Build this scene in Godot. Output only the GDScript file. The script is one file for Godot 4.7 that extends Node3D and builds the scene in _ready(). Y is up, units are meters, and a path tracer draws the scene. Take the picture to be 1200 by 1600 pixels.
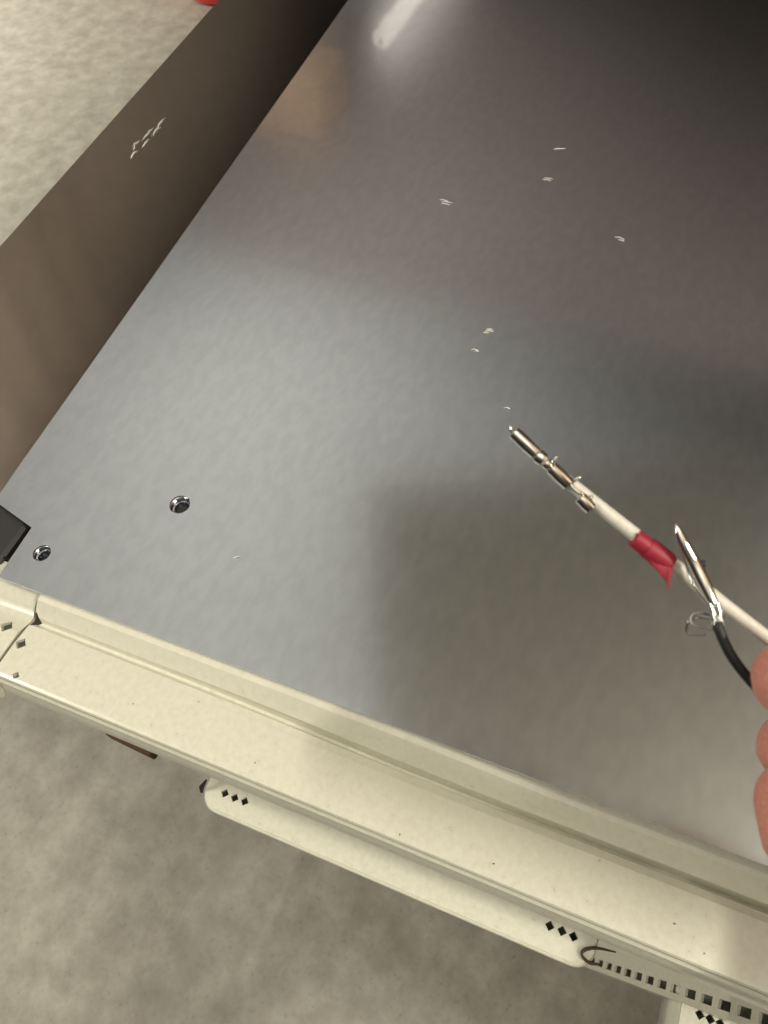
extends Node3D
# Close-up: bent stainless sheet on a cream steel shelf over a concrete floor; a hand holds a white rod and a black cord.

const T := 0.62           # height of the sheet's top face
var taken := {}
var M := {}

# ---------------------------------------------------------------- helpers
func numbered(called: String) -> String:
	if not taken.has(called):
		taken[called] = 0
		return called
	taken[called] += 1
	return "%s_%03d" % [called, taken[called]]

func thing(called: String, label: String, category: String, at := Vector3.ZERO, group := "") -> Node3D:
	var o := Node3D.new()
	o.name = numbered(called)
	add_child(o, true)
	o.position = at
	return tag(o, label, category, group)

func tag(o: Node3D, label: String, category: String, group := "") -> Node3D:
	o.set_meta("label", label)
	o.set_meta("category", category)
	if group:
		o.set_meta("group", group)
	return o

func obj(called: String, st: SurfaceTool, m: Material, parent: Node = null, smooth := true) -> MeshInstance3D:
	if smooth:
		st.generate_normals()
	var mi := MeshInstance3D.new()
	mi.mesh = st.commit()
	mi.material_override = m
	if parent == null:
		mi.name = numbered(called)
		add_child(mi, true)
	else:
		mi.name = called
		parent.add_child(mi, true)
	return mi

func struct(called: String, st: SurfaceTool, m: Material) -> MeshInstance3D:
	var o := obj(called, st, m, null)
	o.set_meta("kind", "structure")
	return o

func begin() -> SurfaceTool:
	var st := SurfaceTool.new()
	st.begin(Mesh.PRIMITIVE_TRIANGLES)
	return st

func quad(st: SurfaceTool, a: Vector3, b: Vector3, c: Vector3, d: Vector3) -> void:
	for p in [a, b, c, a, c, d]:
		st.add_vertex(p)

func box(st: SurfaceTool, lo: Vector3, hi: Vector3) -> void:
	var b := BoxMesh.new()
	b.size = hi - lo
	st.append_from(b, 0, Transform3D(Basis(), (lo + hi) * 0.5))

# a box with chamfered edges, rounded a little
func soft_box(st: SurfaceTool, size: Vector3, ch: float, xf := Transform3D()) -> void:
	var h := size * 0.5
	var pts := PackedVector3Array()
	for sx in [-1, 1]:
		for sy in [-1, 1]:
			for sz in [-1, 1]:
				var s := Vector3(sx, sy, sz)
				pts.append(Vector3(h.x, h.y - ch, h.z - ch) * s)
				pts.append(Vector3(h.x - ch, h.y, h.z - ch) * s)
				pts.append(Vector3(h.x - ch, h.y - ch, h.z) * s)
	hull(st, pts, xf)

func hull(st: SurfaceTool, pts: PackedVector3Array, xf: Transform3D) -> void:
	var shape := ConvexPolygonShape3D.new()
	# brute-force hull: small point sets only
	var n := pts.size()
	var done := {}
	for i in n:
		for j in range(i + 1, n):
			for k in range(j + 1, n):
				var nn := (pts[j] - pts[i]).cross(pts[k] - pts[i])
				if nn.length() < 1e-14:
					continue
				nn = nn.normalized()
				var d := nn.dot(pts[i])
				var up := 0
				var dn := 0
				for p in pts:
					var e := nn.dot(p) - d
					if e > 1e-6: up += 1
					elif e < -1e-6: dn += 1
				if up > 0 and dn > 0:
					continue
				if up > 0:
					nn = -nn
					d = -d
				var key := "%.4f %.4f %.4f %.5f" % [nn.x + 10.0, nn.y + 10.0, nn.z + 10.0, d]
				if done.has(key):
					continue
				done[key] = true
				var face: Array = []
				for p in pts:
					if absf(nn.dot(p) - d) < 1e-6:
						face.append(p)
				var c := Vector3.ZERO
				for p in face: c += p
				c /= face.size()
				var u: Vector3 = (face[0] - c).normalized()
				var v := nn.cross(u)
				face.sort_custom(func(a, b): return atan2((a - c).dot(v), (a - c).dot(u)) < atan2((b - c).dot(v), (b - c).dot(u)))
				for q in range(1, face.size() - 1):
					for p in [face[0], face[q + 1], face[q]]:
						st.set_smooth_group(-1)
						st.add_vertex(xf * p)

func spline(pts: Array, per := 8) -> PackedVector3Array:
	var out := PackedVector3Array()
	for i in pts.size() - 1:
		var a: Vector3 = pts[maxi(i - 1, 0)]
		var b: Vector3 = pts[i]
		var c: Vector3 = pts[i + 1]
		var d: Vector3 = pts[mini(i + 2, pts.size() - 1)]
		for k in per:
			out.append(b.cubic_interpolate(c, a, d, float(k) / per))
	out.append(pts[-1])
	return out

# swept tube; radii is a float or an array along the path; squash flattens it
func tube(st: SurfaceTool, pts: PackedVector3Array, radii, sides := 14, squash := 1.0, up := Vector3.UP) -> void:
	var n := pts.size()
	var rings: Array = []
	var t0 := (pts[1] - pts[0]).normalized()
	var side := t0.cross(up).normalized()
	for i in n:
		var t := (pts[mini(i + 1, n - 1)] - pts[maxi(i - 1, 0)]).normalized()
		side = (side - t * side.dot(t)).normalized()
		var bi := t.cross(side)
		var r: float
		if radii is float:
			r = radii
		else:
			var f: float = float(i) / (n - 1) * (radii.size() - 1)
			var k := mini(int(f), radii.size() - 2)
			r = lerpf(radii[k], radii[k + 1], f - k)
		var ring := PackedVector3Array()
		for s in sides:
			var a := TAU * s / sides
			ring.append(pts[i] + side * cos(a) * r + bi * sin(a) * r * squash)
		rings.append(ring)
	st.set_smooth_group(1)
	for i in n - 1:
		for s in sides:
			var s2 := (s + 1) % sides
			quad(st, rings[i + 1][s], rings[i + 1][s2], rings[i][s2], rings[i][s])
	for e in [0, n - 1]:
		st.set_smooth_group(2 + (1 if e else 0))
		for s in sides:
			var s2 := (s + 1) % sides
			if e == 0:
				for p in [pts[0], rings[0][s], rings[0][s2]]: st.add_vertex(p)
			else:
				for p in [pts[e], rings[e][s2], rings[e][s]]: st.add_vertex(p)

# closed outline (z, y) swept along x through stations; shape(x) gives the outline
func sweep_x(st: SurfaceTool, xs: Array, shape: Callable) -> void:
	var rings: Array = []
	for x in xs:
		var r := PackedVector3Array()
		for p in shape.call(x):
			r.append(Vector3(x, p.y, p.x))
		rings.append(r)
	var n: int = rings[0].size()
	for i in xs.size() - 1:
		for k in n:
			var k2 := (k + 1) % n
			st.set_smooth_group(1 if (k > 1 and k < 5) or (k > 8 and k < 13) else -1)
			quad(st, rings[i + 1][k], rings[i + 1][k2], rings[i][k2], rings[i][k])
	st.set_smooth_group(-1)
	for e in [0, xs.size() - 1]:
		var flat := PackedVector2Array()
		for p in shape.call(xs[e]):
			flat.append(p)
		var tri := Geometry2D.triangulate_polygon(flat)
		for q in range(0, tri.size(), 3):
			var a: Vector3 = rings[e][tri[q]]
			var b: Vector3 = rings[e][tri[q + 1]]
			var c: Vector3 = rings[e][tri[q + 2]]
			var nx := (b - a).cross(c - a).x       # front faces run clockwise
			if (nx > 0) == (e == 0):
				for p in [a, b, c]: st.add_vertex(p)
			else:
				for p in [a, c, b]: st.add_vertex(p)

func noise_tex(freq: float, octaves: int, sd: int, lo: Color, hi: Color, size := 1024, kind := FastNoiseLite.TYPE_SIMPLEX_SMOOTH, a := 0.25, b := 0.75) -> NoiseTexture2D:
	var n := FastNoiseLite.new()
	n.seed = sd
	n.noise_type = kind
	n.frequency = freq
	n.fractal_octaves = octaves
	n.fractal_gain = 0.64 if octaves > 7 else 0.6
	var t := NoiseTexture2D.new()
	t.width = size
	t.height = size
	t.seamless = true
	t.noise = n
	var g := Gradient.new()
	g.offsets = PackedFloat32Array([a, b])
	g.colors = PackedColorArray([lo, hi])
	t.color_ramp = g
	return t

func bump_tex(freq: float, octaves: int, sd: int, strength: float, size := 1024) -> NoiseTexture2D:
	var t := noise_tex(freq, octaves, sd, Color.BLACK, Color.WHITE, size)
	t.color_ramp = null
	t.as_normal_map = true
	t.bump_strength = strength
	return t

func mat(c: Color, rough: float, metal := 0.0) -> StandardMaterial3D:
	var m := StandardMaterial3D.new()
	m.albedo_color = c.linear_to_srgb()
	m.roughness = rough
	m.metallic = metal
	return m

func world_map(m: StandardMaterial3D, scale: float) -> StandardMaterial3D:
	m.uv1_triplanar = true
	m.uv1_world_triplanar = true
	m.uv1_scale = Vector3.ONE * scale
	return m

func lin(r: float, g: float, b: float) -> Color:
	return Color(r, g, b).linear_to_srgb()

# ---------------------------------------------------------------- materials
func materials() -> void:
	var m := mat(Color(1, 1, 1), 0.16, 1.0)
	m.albedo_texture = noise_tex(0.02, 6, 5, lin(0.505, 0.535, 0.60), lin(0.555, 0.585, 0.65))
	m.roughness = 1.0
	m.roughness_texture = noise_tex(0.010, 8, 9, Color(0.166, 0.166, 0.166), Color(0.180, 0.180, 0.180))
	m.clearcoat_enabled = true
	m.clearcoat = 0.8
	m.clearcoat_roughness = 0.04
	M.sheet = world_map(m, 6.0)
	m.uv1_scale = Vector3(5.0, 5.0, 2.6)

	m = mat(Color(1, 1, 1), 0.34)
	m.clearcoat_enabled = true
	m.clearcoat = 0.35
	m.clearcoat_roughness = 0.15
	var paint := noise_tex(0.02, 6, 21, lin(0.66, 0.64, 0.54), lin(0.73, 0.715, 0.615), 2048)
	var ramp := Gradient.new()
	ramp.offsets = PackedFloat32Array([0.0, 0.10, 0.16, 0.25, 0.7, 1.0])
	ramp.colors = PackedColorArray([lin(0.25, 0.20, 0.13), lin(0.42, 0.37, 0.28), lin(0.63, 0.605, 0.51), lin(0.655, 0.645, 0.545), lin(0.70, 0.695, 0.60), lin(0.74, 0.735, 0.65)])
	paint.color_ramp = ramp
	m.albedo_texture = paint
	m.normal_enabled = true
	m.normal_texture = bump_tex(0.12, 3, 31, 1.0)
	m.normal_scale = 0.12
	M.cream = world_map(m, 5.0)

	m = mat(Color(1, 1, 1), 0.8)
	m.albedo_texture = noise_tex(0.0045, 8, 41, lin(0.285, 0.272, 0.242), lin(0.41, 0.398, 0.358), 2048, FastNoiseLite.TYPE_SIMPLEX_SMOOTH, 0.15, 0.85)
	m.normal_enabled = true
	m.normal_texture = bump_tex(0.010, 6, 43, 5.0)
	m.normal_scale = 0.4
	m.detail_enabled = true
	m.detail_blend_mode = BaseMaterial3D.BLEND_MODE_MUL
	m.detail_uv_layer = BaseMaterial3D.DETAIL_UV_1
	var pits := noise_tex(0.03, 5, 47, Color.BLACK, Color.WHITE, 2048)
	var pit_ramp := Gradient.new()
	pit_ramp.offsets = PackedFloat32Array([0.0, 0.10, 0.20, 0.36, 1.0])
	pit_ramp.colors = PackedColorArray([Color(0.70, 0.68, 0.64), Color(0.84, 0.82, 0.79), Color(0.95, 0.945, 0.935), Color(0.985, 0.985, 0.98), Color.WHITE])
	pits.color_ramp = pit_ramp
	m.detail_albedo = pits
	M.concrete = world_map(m, 1.7)

	m = mat(Color(1, 1, 1), 0.5)
	m.albedo_texture = noise_tex(0.02, 4, 51, lin(0.68, 0.66, 0.60), lin(0.78, 0.76, 0.70), 512)
	M.rod = world_map(m, 30.0)

	M.chrome = mat(Color(0.75, 0.75, 0.74), 0.07, 1.0)
	M.shaving = mat(Color(0.86, 0.85, 0.82), 0.38, 0.55)
	M.steel = mat(Color(0.42, 0.42, 0.42), 0.22, 1.0)
	M.cord = mat(Color(0.012, 0.012, 0.013), 0.5)
	M.black = mat(Color(0.02, 0.02, 0.022), 0.55)
	m = mat(Color(0.33, 0.018, 0.045), 0.5)
	m.backlight_enabled = true
	m.backlight = Color(0.12, 0.01, 0.02)
	M.tape = m
	M.rust = mat(Color(0.07, 0.04, 0.025), 0.8)
	M.grime = mat(Color(0.27, 0.235, 0.16), 0.95)
	M.brown = mat(Color(0.12, 0.065, 0.035), 0.8)
	M.red = mat(Color(0.45, 0.03, 0.03), 0.4)
	M.dark = mat(Color(0.03, 0.028, 0.026), 0.8)
	m = mat(Color(1, 1, 1), 0.5)
	m.albedo_texture = noise_tex(0.03, 4, 61, lin(0.60, 0.22, 0.17), lin(0.76, 0.34, 0.27), 1024)
	m.normal_enabled = true
	m.normal_texture = bump_tex(0.10, 5, 62, 4.0, 1024)
	m.normal_scale = 0.55
	m.subsurf_scatter_enabled = true
	m.subsurf_scatter_strength = 0.15
	M.skin = world_map(m, 25.0)
	M.nail = mat(Color(0.66, 0.36, 0.30), 0.28)
	m = mat(Color(1, 1, 1), 0.9)
	m.albedo_texture = noise_tex(0.3, 3, 71, lin(0.03, 0.03, 0.035), lin(0.06, 0.06, 0.07), 512)
	M.cloth = world_map(m, 12.0)
	m = mat(Color(1, 1, 1), 0.85)
	m.albedo_texture = noise_tex(0.01, 4, 81, lin(0.74, 0.75, 0.75), lin(0.82, 0.83, 0.83), 512)
	M.plaster = world_map(m, 0.5)
	m = mat(Color(1, 1, 1), 0.7)
	m.albedo_texture = noise_tex(0.02, 4, 83, lin(0.20, 0.15, 0.108), lin(0.32, 0.24, 0.172), 512)
	M.timber = world_map(m, 0.6)
	m = mat(Color(1, 1, 1), 0.9)
	m.albedo_texture = noise_tex(0.02, 4, 85, lin(0.16, 0.145, 0.125), lin(0.24, 0.22, 0.19), 512)
	M.olive = mat(Color(0.215, 0.195, 0.155), 0.7)
	M.beige = mat(Color(0.80, 0.56, 0.38), 0.7)
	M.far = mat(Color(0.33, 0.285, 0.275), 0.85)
	M.wall = world_map(m, 0.6)

# ---------------------------------------------------------------- lamp
func lamp(at: Vector3, length: float, glow: float, down: float, up: float, ceiling: float, label: String, thick := 0.019) -> void:
	var t := thing("tube_lamp", label, "lamp", at, "fluorescent tubes under the ceiling")
	var st := begin()
	tube(st, PackedVector3Array([Vector3(0, 0, -length / 2), Vector3(0, 0, 0), Vector3(0, 0, length / 2)]), thick, 16)
	var g := mat(Color(0.9, 0.88, 0.8), 0.4)
	g.emission_enabled = true
	g.emission = Color(1.0, 0.97, 0.895)
	g.emission_energy_multiplier = glow
	obj("tube", st, g, t)
	for s in [-1, 1]:
		st = begin()
		soft_box(st, Vector3(0.03, 0.06, 0.02), 0.004, Transform3D(Basis(), Vector3(0, 0.012, s * (length / 2 + 0.011))))
		obj("lamp_holder", st, M.plaster, t)
		st = begin()
		tube(st, PackedVector3Array([Vector3(0, 0.04, s * (length / 2 + 0.011)), Vector3(0, ceiling - at.y, s * (length / 2 + 0.011))]), 0.003, 8, 1.0, Vector3.RIGHT)
		obj("hanger", st, M.steel, t)
	for k in [[down, -1.0], [up, 1.0]]:
		if k[0] <= 0.0:
			continue
		var a := AreaLight3D.new()
		a.name = "lamp_light"
		a.area_size = Vector2(0.04, length)
		a.light_energy = k[0]
		a.light_color = Color(1.0, 0.97, 0.895)
		a.shadow_enabled = true
		a.position = Vector3(0, 0.024 * k[1], 0)
		a.rotation = Vector3(k[1] * PI / 2, 0, 0)
		t.add_child(a, true)

# ---------------------------------------------------------------- shelf
func shelf_profile(x: float) -> PackedVector2Array:
	# (z, y) round the folded front of the shelf; the trough at its back edge deepens towards the middle, where it is bent in
	var g := 0.0080 * exp(-pow((x - -0.030) / 0.062, 2.0)) + 0.004 * smoothstep(-0.12, 0.12, x)
	var v := 0.0022 + 0.0034 * smoothstep(-0.20, -0.06, x)
	var pts := PackedVector2Array([
		Vector2(-0.101, -0.0016), Vector2(-0.0885, -0.0016), Vector2(-0.0862, -0.0021), Vector2(-0.0845, -0.0035),
		Vector2(-0.0815, -0.0062 - g * 0.45), Vector2(-0.0790, -0.0080 - g * 0.85), Vector2(-0.0777, -0.0090 - g - v), Vector2(-0.0762, -0.0091 - g - v), Vector2(-0.0742, -0.0085 - g * 0.80),
		Vector2(-0.0700, -0.0076 - g * 0.42), Vector2(-0.0650, -0.0068 - g * 0.15), Vector2(-0.0590, -0.0063 - g * 0.03), Vector2(-0.0500, -0.0060), Vector2(-0.0460, -0.0061),
		Vector2(-0.0446, -0.0065), Vector2(-0.0438, -0.0076), Vector2(-0.0440, -0.0090), Vector2(-0.0447, -0.0100), Vector2(-0.0440, -0.0112),
		Vector2(-0.0426, -0.0124), Vector2(-0.0421, -0.0142), Vector2(-0.0425, -0.0160), Vector2(-0.0432, -0.0172), Vector2(-0.0424, -0.0186),
		Vector2(-0.0416, -0.0205), Vector2(-0.0411, -0.0240), Vector2(-0.0409, -0.0262), Vector2(-0.0414, -0.0272), Vector2(-0.0424, -0.0266),
		Vector2(-0.0438, -0.0210), Vector2(-0.0462, -0.0110), Vector2(-0.0500, -0.0082), Vector2(-0.0650, -0.0090 - g * 0.15), Vector2(-0.0735, -0.0105 - g * 0.80),
		Vector2(-0.0755, -0.0111 - g - v), Vector2(-0.0784, -0.0111 - g - v), Vector2(-0.0800, -0.0098 - g * 0.85), Vector2(-0.0850, -0.0060), Vector2(-0.0885, -0.0040), Vector2(-0.101, -0.0040),
	])
	var sag := 0.0065 * smoothstep(-0.05, 0.06, x)     # the rail hangs clear of the sheet on the right
	for i in pts.size():
		pts[i].y -= sag * (1.0 - smoothstep(-0.081, -0.070, pts[i].x))
		pts[i].y += T
	return pts

func cut(parent: Node, size: Vector3, xf: Transform3D, m: Material) -> void:
	var b := CSGBox3D.new()
	b.size = size
	b.operation = CSGShape3D.OPERATION_SUBTRACTION
	b.transform = xf
	b.material = m
	b.name = "hole"
	parent.add_child(b, true)

func diamond(x: float, y: float, z: float, sx := 0.0042, h := 0.03) -> Transform3D:
	return Transform3D(Basis(Vector3.UP, PI / 4), Vector3(x, y, z))

func shelf() -> void:
	var t := thing("upper_shelf", "cream painted steel shelf with a folded ribbed front lip, under the metal sheet", "shelf")
	var xs: Array = []
	for k in 98:
		xs.append((-0.2525 + k * 0.009) * 20.0)
	# booleans on fine sheet metal need room: worked at twenty times the size
	var root := CSGCombiner3D.new()
	root.name = "front_rail"
	root.scale = Vector3.ONE * 0.05
	t.add_child(root, true)
	var rail := t
	var st := begin()
	sweep_x(st, xs, func(wx: float) -> PackedVector2Array:
		var p := shelf_profile(wx * 0.05)
		for i in p.size(): p[i] *= 20.0
		return p)
	var c := CSGMesh3D.new()
	st.generate_normals()
	c.mesh = st.commit()
	c.material = M.cream
	root.add_child(c, true)
	for q in [[-0.2490, -0.0630, 0.0046], [-0.2405, -0.0475, 0.0030], [-0.2520, -0.0775, 0.0055]]:
		cut(root, Vector3(q[2], 0.03, q[2]) * 20.0, diamond(q[0] * 20.0, (T - 0.008) * 20.0, q[1] * 20.0), M.cream)
	# dust and rust packed into the two folded seams of the lip
	for q in [[-0.04455, -0.0100, 0.0007], [-0.0431, -0.0172, 0.0006]]:
		st = begin()
		var seam := PackedVector3Array()
		for k in 60:
			var sx := -0.2520 + k * 0.0146
			seam.append(Vector3(sx, T + q[1] + 0.00015 * sin(k * 2.1), q[2] * 0.0 + q[0]))
		tube(st, seam, [q[2], q[2] * 0.8, q[2], q[2] * 0.7, q[2]], 8)
		obj("seam_dirt", st, M.grime, rail).set_meta("kind", "stuff")
	# end piece of the shelf, a separate folded plate butted against the rail
	st = begin()
	var prof := func(_x: float) -> PackedVector2Array:
		var p := PackedVector2Array([Vector2(-0.101, -0.006), Vector2(-0.0865, -0.006), Vector2(-0.083, -0.0085), Vector2(-0.0785, -0.0125), Vector2(-0.074, -0.0112), Vector2(-0.068, -0.0082), Vector2(-0.048, -0.0075), Vector2(-0.0445, -0.0095), Vector2(-0.041, -0.018), Vector2(-0.0375, -0.030), Vector2(-0.0395, -0.030), Vector2(-0.046, -0.0125), Vector2(-0.066, -0.0105), Vector2(-0.0785, -0.015), Vector2(-0.088, -0.0085), Vector2(-0.101, -0.0085)])
		for i in p.size(): p[i].y += T
		return p
	sweep_x(st, [-0.34, -0.30, -0.2555], prof)
	var e := CSGMesh3D.new()
	st.generate_normals()
	e.mesh = st.commit()
	e.material = M.cream
	var er := CSGCombiner3D.new()
	er.name = "end_plate"
	t.add_child(er, true)
	er.add_child(e, true)
	cut(er, Vector3(0.0052, 0.03, 0.0052), diamond(-0.2640, T - 0.008, -0.0690), M.cream)
	# pan below the sheet and the inner faces, so that the shelf is a closed body
	st = begin()
	box(st, Vector3(-0.34, T - 0.040, -0.98), Vector3(0.62, T - 0.036, -0.045))
	obj("shelf_pan", st, M.cream, t)
	st = begin()
	box(st, Vector3(-0.34, T - 0.0355, -0.103), Vector3(0.62, T - 0.0045, -0.1015))
	obj("inner_rail", st, M.steel, t)
	# worn spots on the paint: small dark chips, slightly sunk
	st = begin()
	for q in [[-0.030, -0.0470], [0.012, -0.0505], [0.088, -0.0555], [0.101, -0.0492], [-0.105, -0.0520], [-0.175, -0.0560]]:
		var ring := PackedVector3Array()
		for k in 7:
			var a := TAU * k / 7
			var r := 0.00045 + 0.0003 * sin(k * 2.3 + q[0] * 90.0)
			ring.append(Vector3(q[0] + cos(a) * r, T - 0.00585, q[1] + sin(a) * r * 0.8))
		for k in 7:
			for p in [Vector3(q[0], T - 0.0057, q[1]), ring[k], ring[(k + 1) % 7]]: st.add_vertex(p)
	obj("paint_chip", st, M.rust, t).set_meta("kind", "stuff")

func rounded_plate(x0: float, x1: float, z0: float, z1: float, r: float) -> PackedVector2Array:
	var p := PackedVector2Array()
	p.append(Vector2(x0, z0))
	for k in 9:
		var a := PI / 2 * k / 8.0
		p.append(Vector2(x0 + r - cos(a) * r, z1 - r + sin(a) * r))
	for k in 9:
		var a := PI / 2 * k / 8.0
		p.append(Vector2(x1 - r + sin(a) * r, z1 - r + cos(a) * r))
	p.append(Vector2(x1, z0))
	return p

func plate(parent: Node3D, called: String, outline: PackedVector2Array, top: float, thick: float, holes: Array, m: Material, side := 0.0042) -> CSGCombiner3D:
	var root := CSGCombiner3D.new()
	root.name = called
	parent.add_child(root, true)
	var c := CSGPolygon3D.new()
	c.polygon = outline
	c.mode = CSGPolygon3D.MODE_DEPTH
	c.depth = thick
	c.rotation = Vector3(PI / 2, 0, 0)
	c.position = Vector3(0, top, 0)
	c.material = m
	root.add_child(c, true)
	for q in holes:
		cut(root, Vector3(side, 0.1, side), diamond(q.x, top, q.y), m)
	return root

func lower_shelf() -> void:
	var y := T - 0.06
	var t := thing("lower_shelf", "narrow cream shelf front with rounded corner and small diamond holes, under the upper shelf lip", "shelf")
	var holes := [Vector2(-0.1282, -0.0397), Vector2(-0.1223, -0.0395), Vector2(-0.1165, -0.0398), Vector2(0.0466, -0.0416), Vector2(0.0525, -0.0416), Vector2(0.0581, -0.0413)]
	plate(t, "shelf_plate", rounded_plate(-0.139, 0.0685, -0.30, -0.0306, 0.009), y, 0.0025, holes, M.cream, 0.0033)
	var st := begin()
	var path := PackedVector3Array()
	var o := rounded_plate(-0.139, 0.0685, -0.30, -0.0306, 0.009)
	for q in o:
		path.append(Vector3(q.x, y - 0.0012, q.y))
	tube(st, path, 0.0014, 10)
	obj("rolled_edge", st, M.cream, t)
	st = begin()
	box(st, Vector3(-0.134, y - 0.026, -0.300), Vector3(0.064, y - 0.024, -0.0345))
	box(st, Vector3(-0.134, y - 0.0239, -0.0345), Vector3(0.064, y - 0.0027, -0.0325))
	box(st, Vector3(-0.136, y - 0.026, -0.300), Vector3(-0.1341, y - 0.0027, -0.0325))
	box(st, Vector3(0.0641, y - 0.026, -0.300), Vector3(0.066, y - 0.0027, -0.0325))
	obj("folded_body", st, M.cream, t)
	st = begin()
	tube(st, PackedVector3Array([Vector3(-0.1375, y + 0.012, -0.041), Vector3(-0.1395, y + 0.008, -0.0375), Vector3(-0.1405, y + 0.002, -0.0362)]), [0.0006, 0.0014, 0.0010], 8)
	obj("bracket_hook", st, M.black, t)
	# rusty wire loop caught at the right end
	var lp := thing("wire_hook", "rusty bent wire hook at the foot of the slotted post", "hook")
	st = begin()
	tube(st, spline([Vector3(0.0775, y + 0.004, -0.0420), Vector3(0.0690, y + 0.004, -0.0405), Vector3(0.0640, y + 0.004, -0.0378), Vector3(0.0632, y + 0.004, -0.0352), Vector3(0.0670, y + 0.004, -0.0335), Vector3(0.0720, y + 0.004, -0.0346)], 5), [0.0003, 0.0007, 0.0008, 0.0006, 0.0008, 0.0004], 8)
	obj("wire", st, M.rust, lp)

func post() -> void:
	var p0 := Vector3(0.1248, 0.2551, -0.0621)
	var p1 := Vector3(0.1561, 0.5262, -0.0447)
	var up := (p1 - p0).normalized()
	var xa := (Vector3.RIGHT - up * Vector3.RIGHT.dot(up)).normalized()
	var za := xa.cross(up)
	var t := thing("slotted_post", "cream steel upright post with a row of rectangular slots, leaning under the shelf", "post", p0)
	t.basis = Basis(xa, up, za)
	var root := CSGCombiner3D.new()
	root.name = "channel"
	t.add_child(root, true)
	var b := CSGBox3D.new()
	b.size = Vector3(0.030, 0.60, 0.034)
	b.position = Vector3(0.0165, 0.055, -0.0105)
	b.material = M.cream
	root.add_child(b, true)
	cut(root, Vector3(0.0266, 0.596, 0.0306), Transform3D(Basis(), Vector3(0.0165, 0.055, -0.0105)), M.cream)
	var pitch := 0.0228
	for k in range(-8, 14):
		cut(root, Vector3(0.006, 0.0150, 0.0048), Transform3D(Basis(), Vector3(0.0015, k * pitch, 0.0005)), M.cream)

func base_shelf() -> void:
	var t := thing("base_shelf", "cream base shelf with diamond holes behind the slotted post at bottom right", "shelf")
	var y := 0.42
	plate(t, "shelf_plate", PackedVector2Array([Vector2(0.149, -0.32), Vector2(0.147, -0.03), Vector2(0.147, 0.035), Vector2(0.62, 0.035), Vector2(0.62, -0.32)]), y, 0.002, [Vector2(0.158, -0.0429), Vector2(0.164, -0.0428), Vector2(0.170, -0.0427)], M.cream, 0.0042)
	var st := begin()
	box(st, Vector3(0.147, y - 0.045, -0.30), Vector3(0.149, y - 0.0023, 0.034))
	box(st, Vector3(0.1491, y - 0.045, -0.30), Vector3(0.62, y - 0.043, 0.034))
	box(st, Vector3(0.1491, y - 0.0429, 0.032), Vector3(0.62, y - 0.0023, 0.034))
	obj("side_lip", st, M.cream, t)

# ---------------------------------------------------------------- metal sheet
func sheet() -> void:
	var t := thing("metal_sheet", "large bare grey stainless steel sheet with two punched holes and a bent-up left edge", "metal sheet")
	var outline := PackedVector2Array([
		Vector2(-0.2792, -0.0895), Vector2(-0.2805, -0.1222), Vector2(-0.3083, -0.1290), Vector2(-0.3122, -0.1292), Vector2(-0.3800, -1.30), Vector2(0.62, -1.30), Vector2(0.62, -0.0895),
	])
	var root := CSGCombiner3D.new()
	root.name = "flat_panel"
	t.add_child(root, true)
	var c := CSGPolygon3D.new()
	c.polygon = outline
	c.depth = 0.0013
	c.rotation = Vector3(PI / 2, 0, 0)
	c.position = Vector3(0, T, 0)
	c.material = M.sheet
	root.add_child(c, true)
	for q in [[-0.2080, -0.1643, 0.0060], [-0.2650, -0.1102, 0.0050]]:
		var h := CSGCylinder3D.new()
		h.radius = q[2]
		h.height = 0.02
		h.sides = 32
		h.operation = CSGShape3D.OPERATION_SUBTRACTION
		h.position = Vector3(q[0], T, q[1])
		h.material = M.sheet
		h.name = "hole"
		root.add_child(h, true)
		# pressed-in dimple round the hole, then the bore
		var st := begin()
		var prof := [[1.14, 0.0001], [1.05, 0.0004], [0.96, 0.0001], [0.84, -0.0006], [0.66, -0.0015], [0.58, -0.0030], [0.55, -0.0110]]
		for i in prof.size() - 1:
			for s in 28:
				var a := TAU * s / 28
				var b := TAU * (s + 1) / 28
				var p := func(k: int, w: float) -> Vector3: return Vector3(q[0] + cos(w) * prof[k][0] * q[2], T + prof[k][1], q[1] + sin(w) * prof[k][0] * q[2])
				st.set_smooth_group(1)
				quad(st, p.call(i, a), p.call(i, b), p.call(i + 1, b), p.call(i + 1, a))
		obj("hole_rim", st, M.sheet, t)
	# bent-up edge on the left
	var st2 := begin()
	var rise := 0.060
	var zs: Array = []
	for k in 40:
		zs.append(-0.1292 - k * 0.030)
	var prof2 := func(z: float) -> PackedVector3Array:
		var xe := -0.3122 - (z + 0.1292) / -1.1708 * 0.0678
		var out := -0.0565
		var a := PackedVector3Array()
		for q in [[0.0, 0.0], [0.006, 0.001], [0.015, 0.007], [0.028, 0.022], [1.0, 1.0]]:
			a.append(Vector3(xe + out * q[0], T + rise * q[1], z))
		a.append(Vector3(xe + out - 0.0009, T + rise - 0.0009, z))
		for q in [[0.03, 0.01], [0.02, -0.01], [0.0, -0.02]]:
			a.append(Vector3(xe + out * q[0] - 0.0003, T + rise * q[1] - 0.0009, z))
		return a
	for k in zs.size() - 1:
		var a: PackedVector3Array = prof2.call(zs[k])
		var b: PackedVector3Array = prof2.call(zs[k + 1])
		for i in a.size():
			var j := (i + 1) % a.size()
			st2.set_smooth_group(1 if i < 3 else -1)
			quad(st2, a[i], a[j], b[j], b[i])
	obj("raised_edge", st2, M.sheet, t)

	var bracket := thing("corner_bracket", "black plastic corner bracket in the notch of the metal sheet", "bracket", Vector3(-0.317, T - 0.012, -0.122))
	var st3 := begin()
	soft_box(st3, Vector3(0.058, 0.018, 0.050), 0.002)
	obj("block", st3, M.black, bracket)

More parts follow.
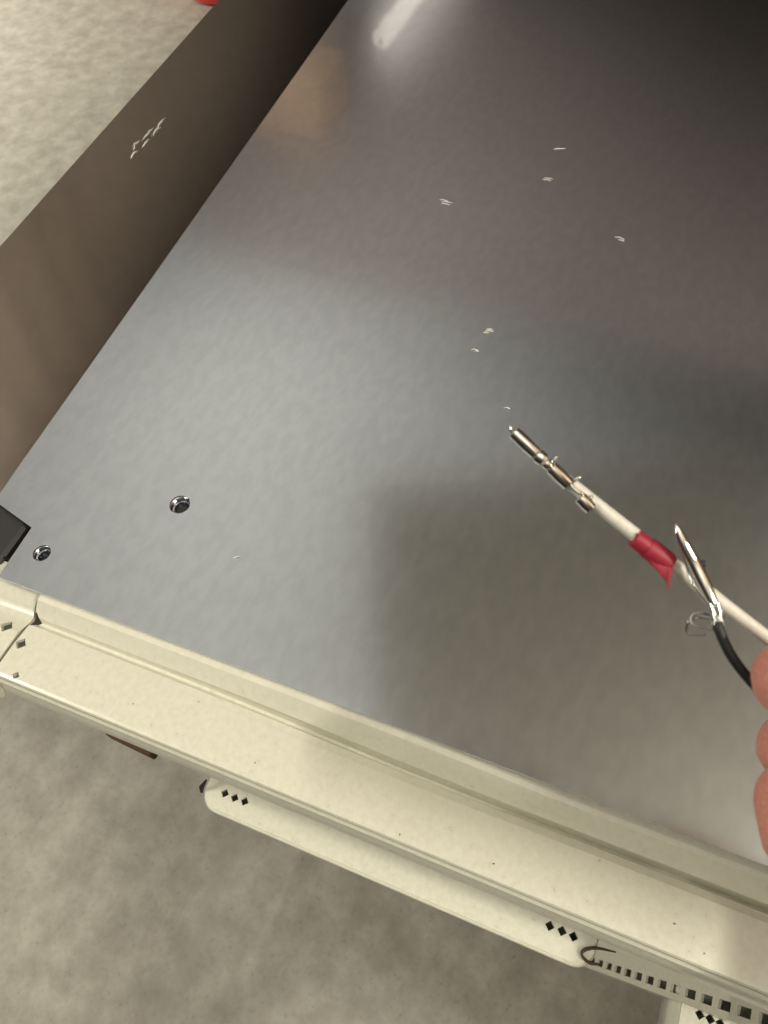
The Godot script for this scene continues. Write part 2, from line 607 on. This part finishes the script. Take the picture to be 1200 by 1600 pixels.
# ---------------------------------------------------------------- metal slivers
func sliver(at: Vector3, turn: float, size: float, bits: int, sd: int, label: String, tilt := Basis(), row := false) -> void:
	var t := thing("metal_sliver", label, "metal sliver", at, "bright metal slivers lying on the sheet")
	t.basis = tilt * Basis(Vector3.UP, turn)
	var r := RandomNumberGenerator.new()
	r.seed = sd
	for k in bits:
		var st := begin()
		var thin := 0.55 if row else 0.55
		var off := Vector3(r.randf_range(-0.25, 0.25) * size, 0.0006, (k - (bits - 1) * 0.5) * size * 0.16)
		var len := size * r.randf_range(0.55, 1.0)
		if row:
			off = Vector3((k - (bits - 1) * 0.5) * size * 0.17, 0.0006, r.randf_range(-0.06, 0.06) * size + (k - 2) * 0.0008)
			len *= 0.38
		var path := PackedVector3Array()
		for i in 6:
			var f := i / 5.0 - 0.5
			path.append(off + Vector3(f * len, 0.0012 * (0.25 - f * f) * 4.0 * r.randf_range(0.6, 1.2), f * f * len * 0.25 + r.randf_range(-0.02, 0.02) * size))
		tube(st, path, [0.00015 * thin, 0.0009 * thin, 0.0013 * thin, 0.0007 * thin, 0.0001 * thin], 6, 0.5)
		obj("shard", st, M.shaving, t)

func slivers() -> void:
	sliver(Vector3(-0.1536, T, -0.4695), 0.15, 0.014, 3, 1, "largest bright metal sliver on the dark upper half of the sheet, left of the others")
	sliver(Vector3(-0.0892, T, -0.5190), 0.05, 0.014, 2, 2, "thin bright metal sliver lying in the middle of the sheet's dark upper half")
	sliver(Vector3(-0.0223, T, -0.4665), -0.1, 0.013, 2, 3, "bright metal sliver farthest right on the sheet's dark upper half")
	sliver(Vector3(-0.0844, T, -0.3507), 0.2, 0.010, 3, 4, "clump of bright metal slivers just below the shading line across the sheet")
	sliver(Vector3(-0.0865, T, -0.3314), 0.2, 0.007, 2, 5, "small bright metal sliver directly below a larger clump of slivers")
	sliver(Vector3(-0.0920, T, -0.5588), 0.4, 0.014, 1, 6, "faint metal sliver nearest the top of the metal sheet")
	sliver(Vector3(-0.1609, T, -0.1451), 0.5, 0.007, 1, 7, "tiny metal sliver low on the sheet, right of the larger punched hole")
	sliver(Vector3(-0.0534, T, -0.2923), 0.1, 0.007, 1, 8, "tiny metal sliver just above the tip of the white rod")
	var tilt := Basis(Vector3(0, 0, 1), -atan2(0.0558, 0.0508))
	sliver(Vector3(-0.3697, T + 0.0440, -0.4190), 1.62, 0.046, 6, 9, "long ragged silver sliver stuck on the brown bent-up edge of the sheet", tilt, true)

# ---------------------------------------------------------------- rod and cord
func rod() -> void:
	var a := Vector3(-0.0178, 0.7905, -0.1375)
	var b := Vector3(0.1354, 0.7292, -0.1045)
	var dir := (b - a).normalized()
	var t := thing("white_rod", "thin white rod with red tape and chrome pieces on its tip, held in the hand", "rod", a)
	var pts := PackedVector3Array()
	for k in 12:
		var f := k / 11.0
		pts.append((b - a) * f + Vector3(0, -0.0022 * sin(f * PI), 0))
	var st := begin()
	tube(st, pts, [0.0012, 0.0019, 0.0020, 0.0021, 0.0022, 0.0022, 0.0021, 0.0020, 0.0020, 0.0019, 0.0019, 0.0019, 0.0019, 0.0019, 0.0019], 20)
	obj("shaft", st, M.rod, t)
	# chrome pieces: one after another on the upper side of the tip
	var off := -a
	var segs := [
		[Vector3(-0.0224, 0.7943, -0.1389), Vector3(-0.0146, 0.7906, -0.1363), 0.0021],
		[Vector3(-0.0142, 0.7903, -0.1362), Vector3(-0.0120, 0.7894, -0.1356), 0.0022],
		[Vector3(-0.0112, 0.7892, -0.1352), Vector3(-0.0098, 0.7884, -0.1347), 0.0016],
		[Vector3(-0.0092, 0.7884, -0.1346), Vector3(-0.0030, 0.7853, -0.1326), 0.0022],
		[Vector3(0.0014, 0.7828, -0.1309), Vector3(0.0052, 0.7809, -0.1294), 0.0021],
	]
	for s in segs:
		st = begin()
		tube(st, PackedVector3Array([s[0] + off, (s[0] + s[1]) * 0.5 + off, s[1] + off]), [s[2] * 0.93, s[2], s[2] * 0.95], 18)
		obj("metal_piece", st, M.chrome, t)
	for w in [
		[Vector3(-0.0224, 0.7940, -0.1389), Vector3(-0.0236, 0.7953, -0.1392), Vector3(-0.0240, 0.7960, -0.1398)],
		[Vector3(-0.0098, 0.7884, -0.1347), Vector3(-0.0090, 0.7900, -0.1362), Vector3(-0.0084, 0.7908, -0.1372)],
		[Vector3(-0.0028, 0.7853, -0.1326), Vector3(-0.0012, 0.7868, -0.1342), Vector3(-0.0002, 0.7873, -0.1352)],
		[Vector3(-0.0022, 0.7853, -0.1326), Vector3(-0.0006, 0.7848, -0.1316), Vector3(0.0018, 0.7842, -0.1312), Vector3(0.0026, 0.7838, -0.1318)],
		[Vector3(0.0036, 0.7822, -0.1306), Vector3(0.0044, 0.7834, -0.1316), Vector3(0.0042, 0.7840, -0.1322)],
	]:
		st = begin()
		var q: Array = []
		for p in w: q.append(p + off)
		tube(st, spline(q, 4), [0.0007, 0.0006, 0.0003], 8)
		obj("wire_burr", st, M.chrome, t)
	# red tape: a wrap and a torn flap
	var t0 := Vector3(0.0199, 0.7740, -0.1283)
	var t1 := Vector3(0.0322, 0.7692, -0.1256)
	st = begin()
	var tp := PackedVector3Array()
	for k in 7:
		tp.append(t0.lerp(t1, k / 6.0) + off)
	tube(st, tp, [0.0029, 0.0031, 0.0030, 0.0032, 0.0030], 20)
	var tape := obj("red_tape", st, M.tape, t)
	st = begin()
	# a second turn of tape over the first
	var turn := begin()
	tube(turn, PackedVector3Array([t0.lerp(t1, 0.34) + off, t0.lerp(t1, 0.62) + off, t0.lerp(t1, 0.93) + off]), [0.0033, 0.0035, 0.0034], 20)
	obj("tape_turn", turn, M.tape, tape)
	var top: Array = []
	var low: Array = []
	for k in 9:
		var f := k / 8.0
		top.append(t0.lerp(t1, f) + off + Vector3(0.0002, 0.0012, -0.0016))
		var drop := 0.0006 + 0.0052 * pow(f, 1.2)
		low.append(t0.lerp(t1, f * 1.02) + off + Vector3(0.0012 * f + 0.0004 * sin(f * 9.0), 0.0004 * sin(f * 5.0) - drop * 0.1, drop + 0.0010))
	low[8] += Vector3(-0.0004, 0, 0.0020)
	for k in 8:
		var m0: Vector3 = (top[k] + low[k]) * 0.5 + Vector3(0, 0.0022, 0)
		var m1: Vector3 = (top[k + 1] + low[k + 1]) * 0.5 + Vector3(0, 0.0022, 0)
		for d in [Vector3.ZERO, Vector3(0, -0.00025, 0)]:
			quad(st, top[k] + d, top[k + 1] + d, m1 + d, m0 + d)
			quad(st, m0 + d, m1 + d, low[k + 1] + d, low[k] + d)
	obj("torn_flap", st, M.tape, tape)

func cord() -> void:
	var t := thing("black_cord", "black cord ending in a pointed shiny metal clip, running into the hand", "cord", Vector3(0.0493, 0.7671, -0.1104))
	var o := -t.position
	var path: Array = []
	for p in [Vector3(0.0484, 0.7676, -0.1122), Vector3(0.0493, 0.7671, -0.1104), Vector3(0.0536, 0.7645, -0.1058), Vector3(0.0594, 0.7619, -0.1019), Vector3(0.0665, 0.7601, -0.0982), Vector3(0.0802, 0.7563, -0.0940), Vector3(0.0965, 0.7533, -0.0925), Vector3(0.1156, 0.7534, -0.0916), Vector3(0.1375, 0.7474, -0.0916)]:
		path.append(p + o)
	var st := begin()
	tube(st, spline(path, 6), 0.0015, 14)
	obj("cable", st, M.cord, t)
	# pointed clip: an open folded blade
	var blade: Array = []
	for p in [Vector3(0.0294, 0.7814, -0.1320), Vector3(0.0326, 0.7787, -0.1288), Vector3(0.0377, 0.7750, -0.1249), Vector3(0.0423, 0.7723, -0.1203), Vector3(0.0458, 0.7704, -0.1165)]:
		blade.append(p + o)
	st = begin()
	tube(st, spline(blade, 6), [0.0003, 0.0012, 0.0016, 0.0018, 0.0019, 0.0020, 0.0019, 0.0016, 0.0012], 16, 0.8)
	obj("clip_blade", st, M.chrome, t)
	st = begin()
	var nub: Vector3 = blade[2] + Vector3(0.0022, -0.0002, -0.0008)
	tube(st, PackedVector3Array([nub - Vector3(0.0012, -0.0008, -0.001), nub, nub + Vector3(0.0008, -0.0003, 0.0010)]), [0.0004, 0.0012, 0.0005], 10)
	obj("clip_notch", st, M.black, t)
	var prong: Array = []
	for p in [Vector3(0.0345, 0.7739, -0.1276), Vector3(0.0372, 0.7714, -0.1243), Vector3(0.0400, 0.7699, -0.1208), Vector3(0.0450, 0.7690, -0.1165)]:
		prong.append(p + o)
	st = begin()
	tube(st, spline(prong, 5), [0.0003, 0.0006, 0.0007, 0.0008, 0.0006], 10)
	obj("clip_prong", st, M.chrome, t)
	for s in [-1.0, 1.0]:
		st = begin()
		var d := Vector3(0.0011 * s, 0.0, -0.0005 * s)
		tube(st, spline([blade[4] + d * 0.9, Vector3(0.0474, 0.7690, -0.1142) + o + d * 0.8, Vector3(0.0487, 0.7674, -0.1116) + o + d], 5), 0.0006, 10)
		obj("clip_tang", st, M.chrome, t)
	st = begin()
	tube(st, PackedVector3Array([Vector3(0.0476, 0.7682, -0.1139) + o, Vector3(0.0483, 0.7677, -0.1127) + o]), 0.0021, 14)
	obj("collar", st, M.steel, t)
	# frayed strands by the collar
	for w in [
		[Vector3(0.0478, 0.7680, -0.1136), Vector3(0.0450, 0.7670, -0.1132), Vector3(0.0424, 0.7668, -0.1136)],
		[Vector3(0.0478, 0.7680, -0.1130), Vector3(0.0440, 0.7640, -0.1140), Vector3(0.0416, 0.7620, -0.1125), Vector3(0.0428, 0.7600, -0.1100), Vector3(0.0470, 0.7620, -0.1105)],
		[Vector3(0.0470, 0.7670, -0.1140), Vector3(0.0445, 0.7650, -0.1155), Vector3(0.0420, 0.7640, -0.1142), Vector3(0.0430, 0.7630, -0.1118), Vector3(0.0480, 0.7650, -0.1112)],
	]:
		st = begin()
		var q: Array = []
		for p in w: q.append(p + o)
		tube(st, spline(q, 6), [0.0004, 0.0005, 0.0003], 8)
		obj("strand", st, M.steel, t)

# ---------------------------------------------------------------- hand (signed-distance body meshed as surface nets)
func field_mesh(bones: Array, cell: float, k: float) -> SurfaceTool:
	var lo := Vector3.ONE * 1e9
	var hi := -lo
	for b in bones:
		for e in [[b[0], b[2]], [b[1], b[3]]]:
			lo = lo.min(e[0] - Vector3.ONE * (e[1] + cell * 3))
			hi = hi.max(e[0] + Vector3.ONE * (e[1] + cell * 3))
	var n := Vector3i(((hi - lo) / cell).ceil()) + Vector3i.ONE
	var f := {}
	for b in bones:
		var bl: Vector3 = (b[0] - Vector3.ONE * (b[2] + cell * 2.5 + k)).min(b[1] - Vector3.ONE * (b[3] + cell * 2.5 + k))
		var bh: Vector3 = (b[0] + Vector3.ONE * (b[2] + cell * 2.5 + k)).max(b[1] + Vector3.ONE * (b[3] + cell * 2.5 + k))
		var i0 := Vector3i(((bl - lo) / cell).floor()).max(Vector3i.ZERO)
		var i1 := Vector3i(((bh - lo) / cell).ceil()).min(n - Vector3i.ONE)
		var ab: Vector3 = b[1] - b[0]
		var l2 := maxf(ab.length_squared(), 1e-12)
		for x in range(i0.x, i1.x + 1):
			for y in range(i0.y, i1.y + 1):
				for z in range(i0.z, i1.z + 1):
					var p := lo + Vector3(x, y, z) * cell
					var h := clampf((p - b[0]).dot(ab) / l2, 0.0, 1.0)
					var d: float = p.distance_to(b[0] + ab * h) - lerpf(b[2], b[3], h)
					var key := (x * n.y + y) * n.z + z
					var kb: float = b[4] if b.size() > 4 else k
					if f.has(key):
						var e: float = f[key]
						var hh := clampf(0.5 + 0.5 * (e - d) / kb, 0.0, 1.0)
						f[key] = lerpf(e, d, hh) - kb * hh * (1.0 - hh)
					else:
						f[key] = d
	var big := 1.0
	var verts := {}
	var corner := [Vector3i(0, 0, 0), Vector3i(1, 0, 0), Vector3i(0, 1, 0), Vector3i(1, 1, 0), Vector3i(0, 0, 1), Vector3i(1, 0, 1), Vector3i(0, 1, 1), Vector3i(1, 1, 1)]
	var edges := [[0, 1], [2, 3], [4, 5], [6, 7], [0, 2], [1, 3], [4, 6], [5, 7], [0, 4], [1, 5], [2, 6], [3, 7]]
	var st := begin()
	var step := [n.y * n.z, n.z, 1]
	var cells: Array = []
	for key in f:
		if absf(f[key]) > cell * 2.0:
			continue
		var z: int = key % n.z
		var y: int = (key / n.z) % n.y
		var x: int = key / (n.z * n.y)
		var val: Array = []
		var neg := 0
		for c in corner:
			var v: float = f.get(((x + c.x) * n.y + y + c.y) * n.z + z + c.z, big)
			val.append(v)
			if v < 0.0: neg += 1
		if neg == 0 or neg == 8:
			continue
		var sum := Vector3.ZERO
		var cnt := 0
		for e in edges:
			var a: float = val[e[0]]
			var b2: float = val[e[1]]
			if (a < 0.0) != (b2 < 0.0):
				var tt := a / (a - b2)
				sum += Vector3(corner[e[0]]).lerp(Vector3(corner[e[1]]), tt)
				cnt += 1
		verts[key] = lo + (Vector3(x, y, z) + sum / cnt) * cell
		cells.append(key)
	st.set_smooth_group(1)
	for key in cells:
		var v0: float = f[key]
		for ax in 3:
			var v1: float = f.get(key + step[ax], big)
			if (v0 < 0.0) == (v1 < 0.0):
				continue
			var s1: int = step[(ax + 1) % 3]
			var s2: int = step[(ax + 2) % 3]
			var q := [key, key - s1, key - s1 - s2, key - s2]
			if not (verts.has(q[1]) and verts.has(q[2]) and verts.has(q[3])):
				continue
			if v0 < 0.0:
				quad(st, verts[q[3]], verts[q[2]], verts[q[1]], verts[q[0]])
			else:
				quad(st, verts[q[0]], verts[q[1]], verts[q[2]], verts[q[3]])
	st.index()
	return st

func chain(out: Array, pts: Array, r: Array) -> void:
	for i in pts.size() - 1:
		out.append([pts[i], pts[i + 1], r[i], r[i + 1], 0.0025 if i < pts.size() - 2 else 0.006])

func person() -> void:
	var t := thing("person", "pink hand of a person reaching in from the right, holding the rod and cord", "person")
	var wrist := Vector3(0.2225, 0.7223, -0.0850)
	var elbow := Vector3(0.42, 0.745, 0.16)
	var b: Array = []
	# palm first, then the fingers rooted in it
	var im := Vector3(0.1386, 0.7571, -0.1092)
	var mm := Vector3(0.1529, 0.7434, -0.1025)
	var rm := Vector3(0.1660, 0.7294, -0.0947)
	var pm := Vector3(0.1798, 0.7146, -0.0857)
	var tc := Vector3(0.1919, 0.7298, -0.0700)
	for q in [[im, 0.0115], [mm, 0.0115], [rm, 0.011], [pm, 0.0105]]:
		b.append([q[0], wrist, q[1], 0.017, 0.008])
	b.append([tc, wrist, 0.015, 0.018, 0.008])
	b.append([wrist, wrist.lerp(elbow, 0.45), 0.021, 0.030, 0.012])
	chain(b, [Vector3(0.0690, 0.7714, -0.1003), Vector3(0.0840, 0.7743, -0.1025), Vector3(0.1035, 0.7760, -0.1047), im], [0.0110, 0.0100, 0.0102, 0.0115])
	chain(b, [Vector3(0.0858, 0.7300, -0.0985), Vector3(0.1087, 0.7300, -0.1075), Vector3(0.1288, 0.7395, -0.1078), mm], [0.0114, 0.0105, 0.0102, 0.0115])
	chain(b, [Vector3(0.1681, 0.6700, -0.0930), Vector3(0.1542, 0.6790, -0.1013), Vector3(0.1563, 0.7045, -0.0982), rm], [0.0080, 0.0086, 0.0095, 0.011])
	chain(b, [Vector3(0.1860, 0.6600, -0.0834), Vector3(0.1731, 0.6680, -0.0883), Vector3(0.1732, 0.6874, -0.0868), pm], [0.0070, 0.0075, 0.0085, 0.0105])
	chain(b, [Vector3(0.0802, 0.7529, -0.0742), Vector3(0.0835, 0.7529, -0.0668), Vector3(0.1014, 0.7638, -0.0690), Vector3(0.1306, 0.7660, -0.0680), tc], [0.0118, 0.0118, 0.0125, 0.0130, 0.016])
	obj("hand", field_mesh(b, 0.0026, 0.004), M.skin, t)
	# nails on index finger and thumb (away from the palm side)
	for q in [[Vector3(0.0650, 0.7795, -0.1050), Vector3(0.0745, 0.7830, -0.1065)], [Vector3(0.0770, 0.7640, -0.0700), Vector3(0.0865, 0.7690, -0.0690)]]:
		var st := begin()
		var c: Vector3 = (q[0] + q[1]) * 0.5
		tube(st, PackedVector3Array([q[0], q[0].lerp(q[1], 0.3) + Vector3(0, 0.0006, 0), q[0].lerp(q[1], 0.7) + Vector3(0, 0.0006, 0), q[1]]), [0.003, 0.0052, 0.0054, 0.0035], 16, 0.28)
		obj("fingernail", st, M.nail, t)
	var sl := begin()
	var s0 := wrist.lerp(elbow, 0.16)
	tube(sl, spline([s0, wrist.lerp(elbow, 0.3), wrist.lerp(elbow, 0.6) + Vector3(0, -0.01, 0), elbow], 8), [0.036, 0.041, 0.044, 0.047, 0.052], 28)
	obj("sleeve", sl, M.cloth, t)

# ---------------------------------------------------------------- room
func room() -> void:
	var st := begin()
	var n := 150
	# floor as one sheet with real undulation near the shelf
	var nz := FastNoiseLite.new()
	nz.seed = 7
	nz.frequency = 7.0
	nz.fractal_octaves = 4
	var hgt := func(x: float, z: float) -> float:
		return -0.006 + 0.004 * nz.get_noise_2d(x, z)
	var x0 := -2.6
	var z0 := -2.9
	var s := 3.6 / n
	st.set_smooth_group(1)
	for i in n:
		for j in n:
			var xa := x0 + i * s
			var za := z0 + j * s
			quad(st, Vector3(xa, hgt.call(xa, za), za), Vector3(xa + s, hgt.call(xa + s, za), za), Vector3(xa + s, hgt.call(xa + s, za + s), za + s), Vector3(xa, hgt.call(xa, za + s), za + s))
	st.index()
	for q in [[-5.0, -10.0, 3.5, -2.9], [-5.0, 0.7, 3.5, 3.5], [-5.0, -2.9, -2.6, 0.7], [1.0, -2.9, 3.5, 0.7]]:
		quad(st, Vector3(q[0], -0.006, q[1]), Vector3(q[2], -0.006, q[1]), Vector3(q[2], -0.006, q[3]), Vector3(q[0], -0.006, q[3]))
	struct("floor", st, M.concrete)
	st = begin()
	box(st, Vector3(-5.1, 3.80, -3.70), Vector3(1.6, 3.95, 3.6))
	struct("ceiling", st, M.plaster)
	st = begin()
	box(st, Vector3(1.602, 3.82, -3.70), Vector3(3.6, 3.95, 3.6))
	struct("ceiling_right", st, M.timber)
	for k in 9:
		var joist := begin()
		soft_box(joist, Vector3(1.88, 0.20, 0.07), 0.004, Transform3D(Basis(), Vector3(2.552, 3.7195, -0.35 - k * 0.40)))
		obj("joist", joist, M.timber, get_node("ceiling_right"))
	st = begin()
	box(st, Vector3(-5.1, 3.82, -10.1), Vector3(1.6, 3.95, -3.702))
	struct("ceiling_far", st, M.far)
	st = begin()
	box(st, Vector3(1.602, 3.82, -10.1), Vector3(3.6, 3.95, -3.702))
	struct("ceiling_right_far", st, M.timber)
	st = begin()
	box(st, Vector3(-5.1, -0.1, -10.1), Vector3(3.6, 3.819, -10.0))
	struct("wall_far", st, M.wall)
	st = begin()
	box(st, Vector3(-5.1, -0.1, 3.5), Vector3(3.6, 3.799, 3.6))
	struct("wall_near", st, M.wall)
	st = begin()
	box(st, Vector3(-5.1, -0.1, -9.999), Vector3(-5.0, 3.799, 3.499))
	struct("wall_left", st, M.wall)
	st = begin()
	box(st, Vector3(3.5, -0.1, -9.999), Vector3(3.6, 3.799, 3.499))
	struct("wall_right", st, M.timber)

func extras() -> void:
	var hd := thing("extractor_hood", "olive grey extractor hood overhead, seen only as a soft dark reflection in the sheet", "extractor hood", Vector3(0.20, 2.80, -1.14))
	hd.rotation.y = deg_to_rad(68.0)
	var hs := begin()
	tube(hs, PackedVector3Array([Vector3(0, 0, 0), Vector3(0, 0.08, 0), Vector3(0, 0.16, 0), Vector3(0, 0.36, 0)]), [1.07, 1.09, 1.0, 0.2], 4, 1.0, Vector3.RIGHT)
	obj("hood", hs, M.olive, hd)
	hs = begin()
	tube(hs, PackedVector3Array([Vector3(0, 0.35, 0), Vector3(0, 0.7, 0), Vector3(0, 0.95, 0)]), 0.15, 24, 1.0, Vector3.RIGHT)
	obj("pipe", hs, M.olive, hd)
	var bx := thing("ceiling_box", "beige box unit under the far ceiling, mirrored in the sheet beside its raised edge", "ceiling unit", Vector3(-3.1, 3.55, -5.45))
	hs = begin()
	soft_box(hs, Vector3(0.7, 0.45, 0.6), 0.03)
	obj("casing", hs, M.beige, bx)
	var t := thing("red_bucket", "red plastic bucket on the concrete floor behind the sheet at the top left", "bucket", Vector3(-1.34, 0, -2.055))
	var st := begin()
	tube(st, PackedVector3Array([Vector3(0, 0.0, 0), Vector3(0, 0.13, 0), Vector3(0, 0.26, 0)]), [0.11, 0.14], 28, 1.0, Vector3.RIGHT)
	obj("pail", st, M.red, t)
	st = begin()
	tube(st, PackedVector3Array([Vector3(0, 0.25, 0), Vector3(0, 0.27, 0)]), 0.146, 28, 1.0, Vector3.RIGHT)
	obj("bucket_rim", st, M.red, t)
	t = thing("wood_offcut", "brown wood offcut poking out below the shelf lip at left", "wood", Vector3(-0.222, 0.49, -0.068))
	t.rotation.y = -0.05
	st = begin()
	soft_box(st, Vector3(0.036, 0.012, 0.036), 0.0012)
	obj("block", st, M.brown, t)

func _ready() -> void:
	var cam := Camera3D.new()
	cam.name = "camera"
	cam.fov = 69.1846
	cam.near = 0.01
	cam.far = 60.0
	var lens := CameraAttributesPhysical.new()
	lens.frustum_focal_length = 24.0 / (2.0 * tan(deg_to_rad(69.1846 * 0.5)))
	lens.frustum_focus_distance = 0.40
	lens.frustum_near = 0.01
	lens.frustum_far = 60.0
	lens.exposure_aperture = 11.0
	cam.attributes = lens
	cam.transform = Transform3D(Basis(Vector3(0.9301, -0.0503, -0.3639), Vector3(-0.2833, 0.5325, -0.7976), Vector3(0.2339, 0.8450, 0.4810)).orthonormalized(), Vector3(0, 0.97, 0))
	add_child(cam, true)
	cam.current = true
	var we := WorldEnvironment.new()
	we.name = "environment"
	var env := Environment.new()
	env.background_mode = Environment.BG_COLOR
	env.background_color = Color.BLACK
	env.tonemap_mode = Environment.TONE_MAPPER_LINEAR
	env.tonemap_exposure = 0.74
	env.sdfgi_enabled = true
	env.ssao_enabled = true
	env.ssil_enabled = true
	we.environment = env
	add_child(we, true)
	materials()
	var unseen := "white fluorescent tube lamp hanging %s, outside the picture"
	lamp(Vector3(-0.9, 1.5, 0.5), 0.6, 1.0, 1.35, 4.5, 3.8, unseen % "left of the shelf")
	lamp(Vector3(-2.8, 1.0, -1.0), 1.0, 1.0, 11.0, 1.5, 3.8, unseen % "low over the left floor")
	lamp(Vector3(-2.3, 1.0, -3.1), 1.3, 1.0, 0.6, 11.5, 3.8, unseen % "low over the back left floor")
	lamp(Vector3(3.0, 1.8, -0.6), 1.3, 1.0, 0.5, 32.0, 3.82, unseen % "by the right wall")
	lamp(Vector3(-2.2, 0.9, -7.2), 1.3, 1.0, 1.0, 3.2, 3.82, unseen % "low by the far wall")
	lamp(Vector3(3.0, 1.2, -6.2), 1.3, 1.0, 0.3, 2.5, 3.82, unseen % "in the far right corner")
	lamp(Vector3(1.32, 1.95, 0.0), 0.36, 4.0, 4.6, 8.0, 3.8, unseen % "right of the shelf")
	lamp(Vector3(-2.75, 3.6, -7.6), 2.2, 3.0, 0.0, 0.0, 3.82, "far white fluorescent tube lamp whose bar is mirrored at the top of the sheet", 0.085)
	room()
	shelf()
	lower_shelf()
	post()
	base_shelf()
	sheet()
	slivers()
	rod()
	cord()
	person()
	extras()
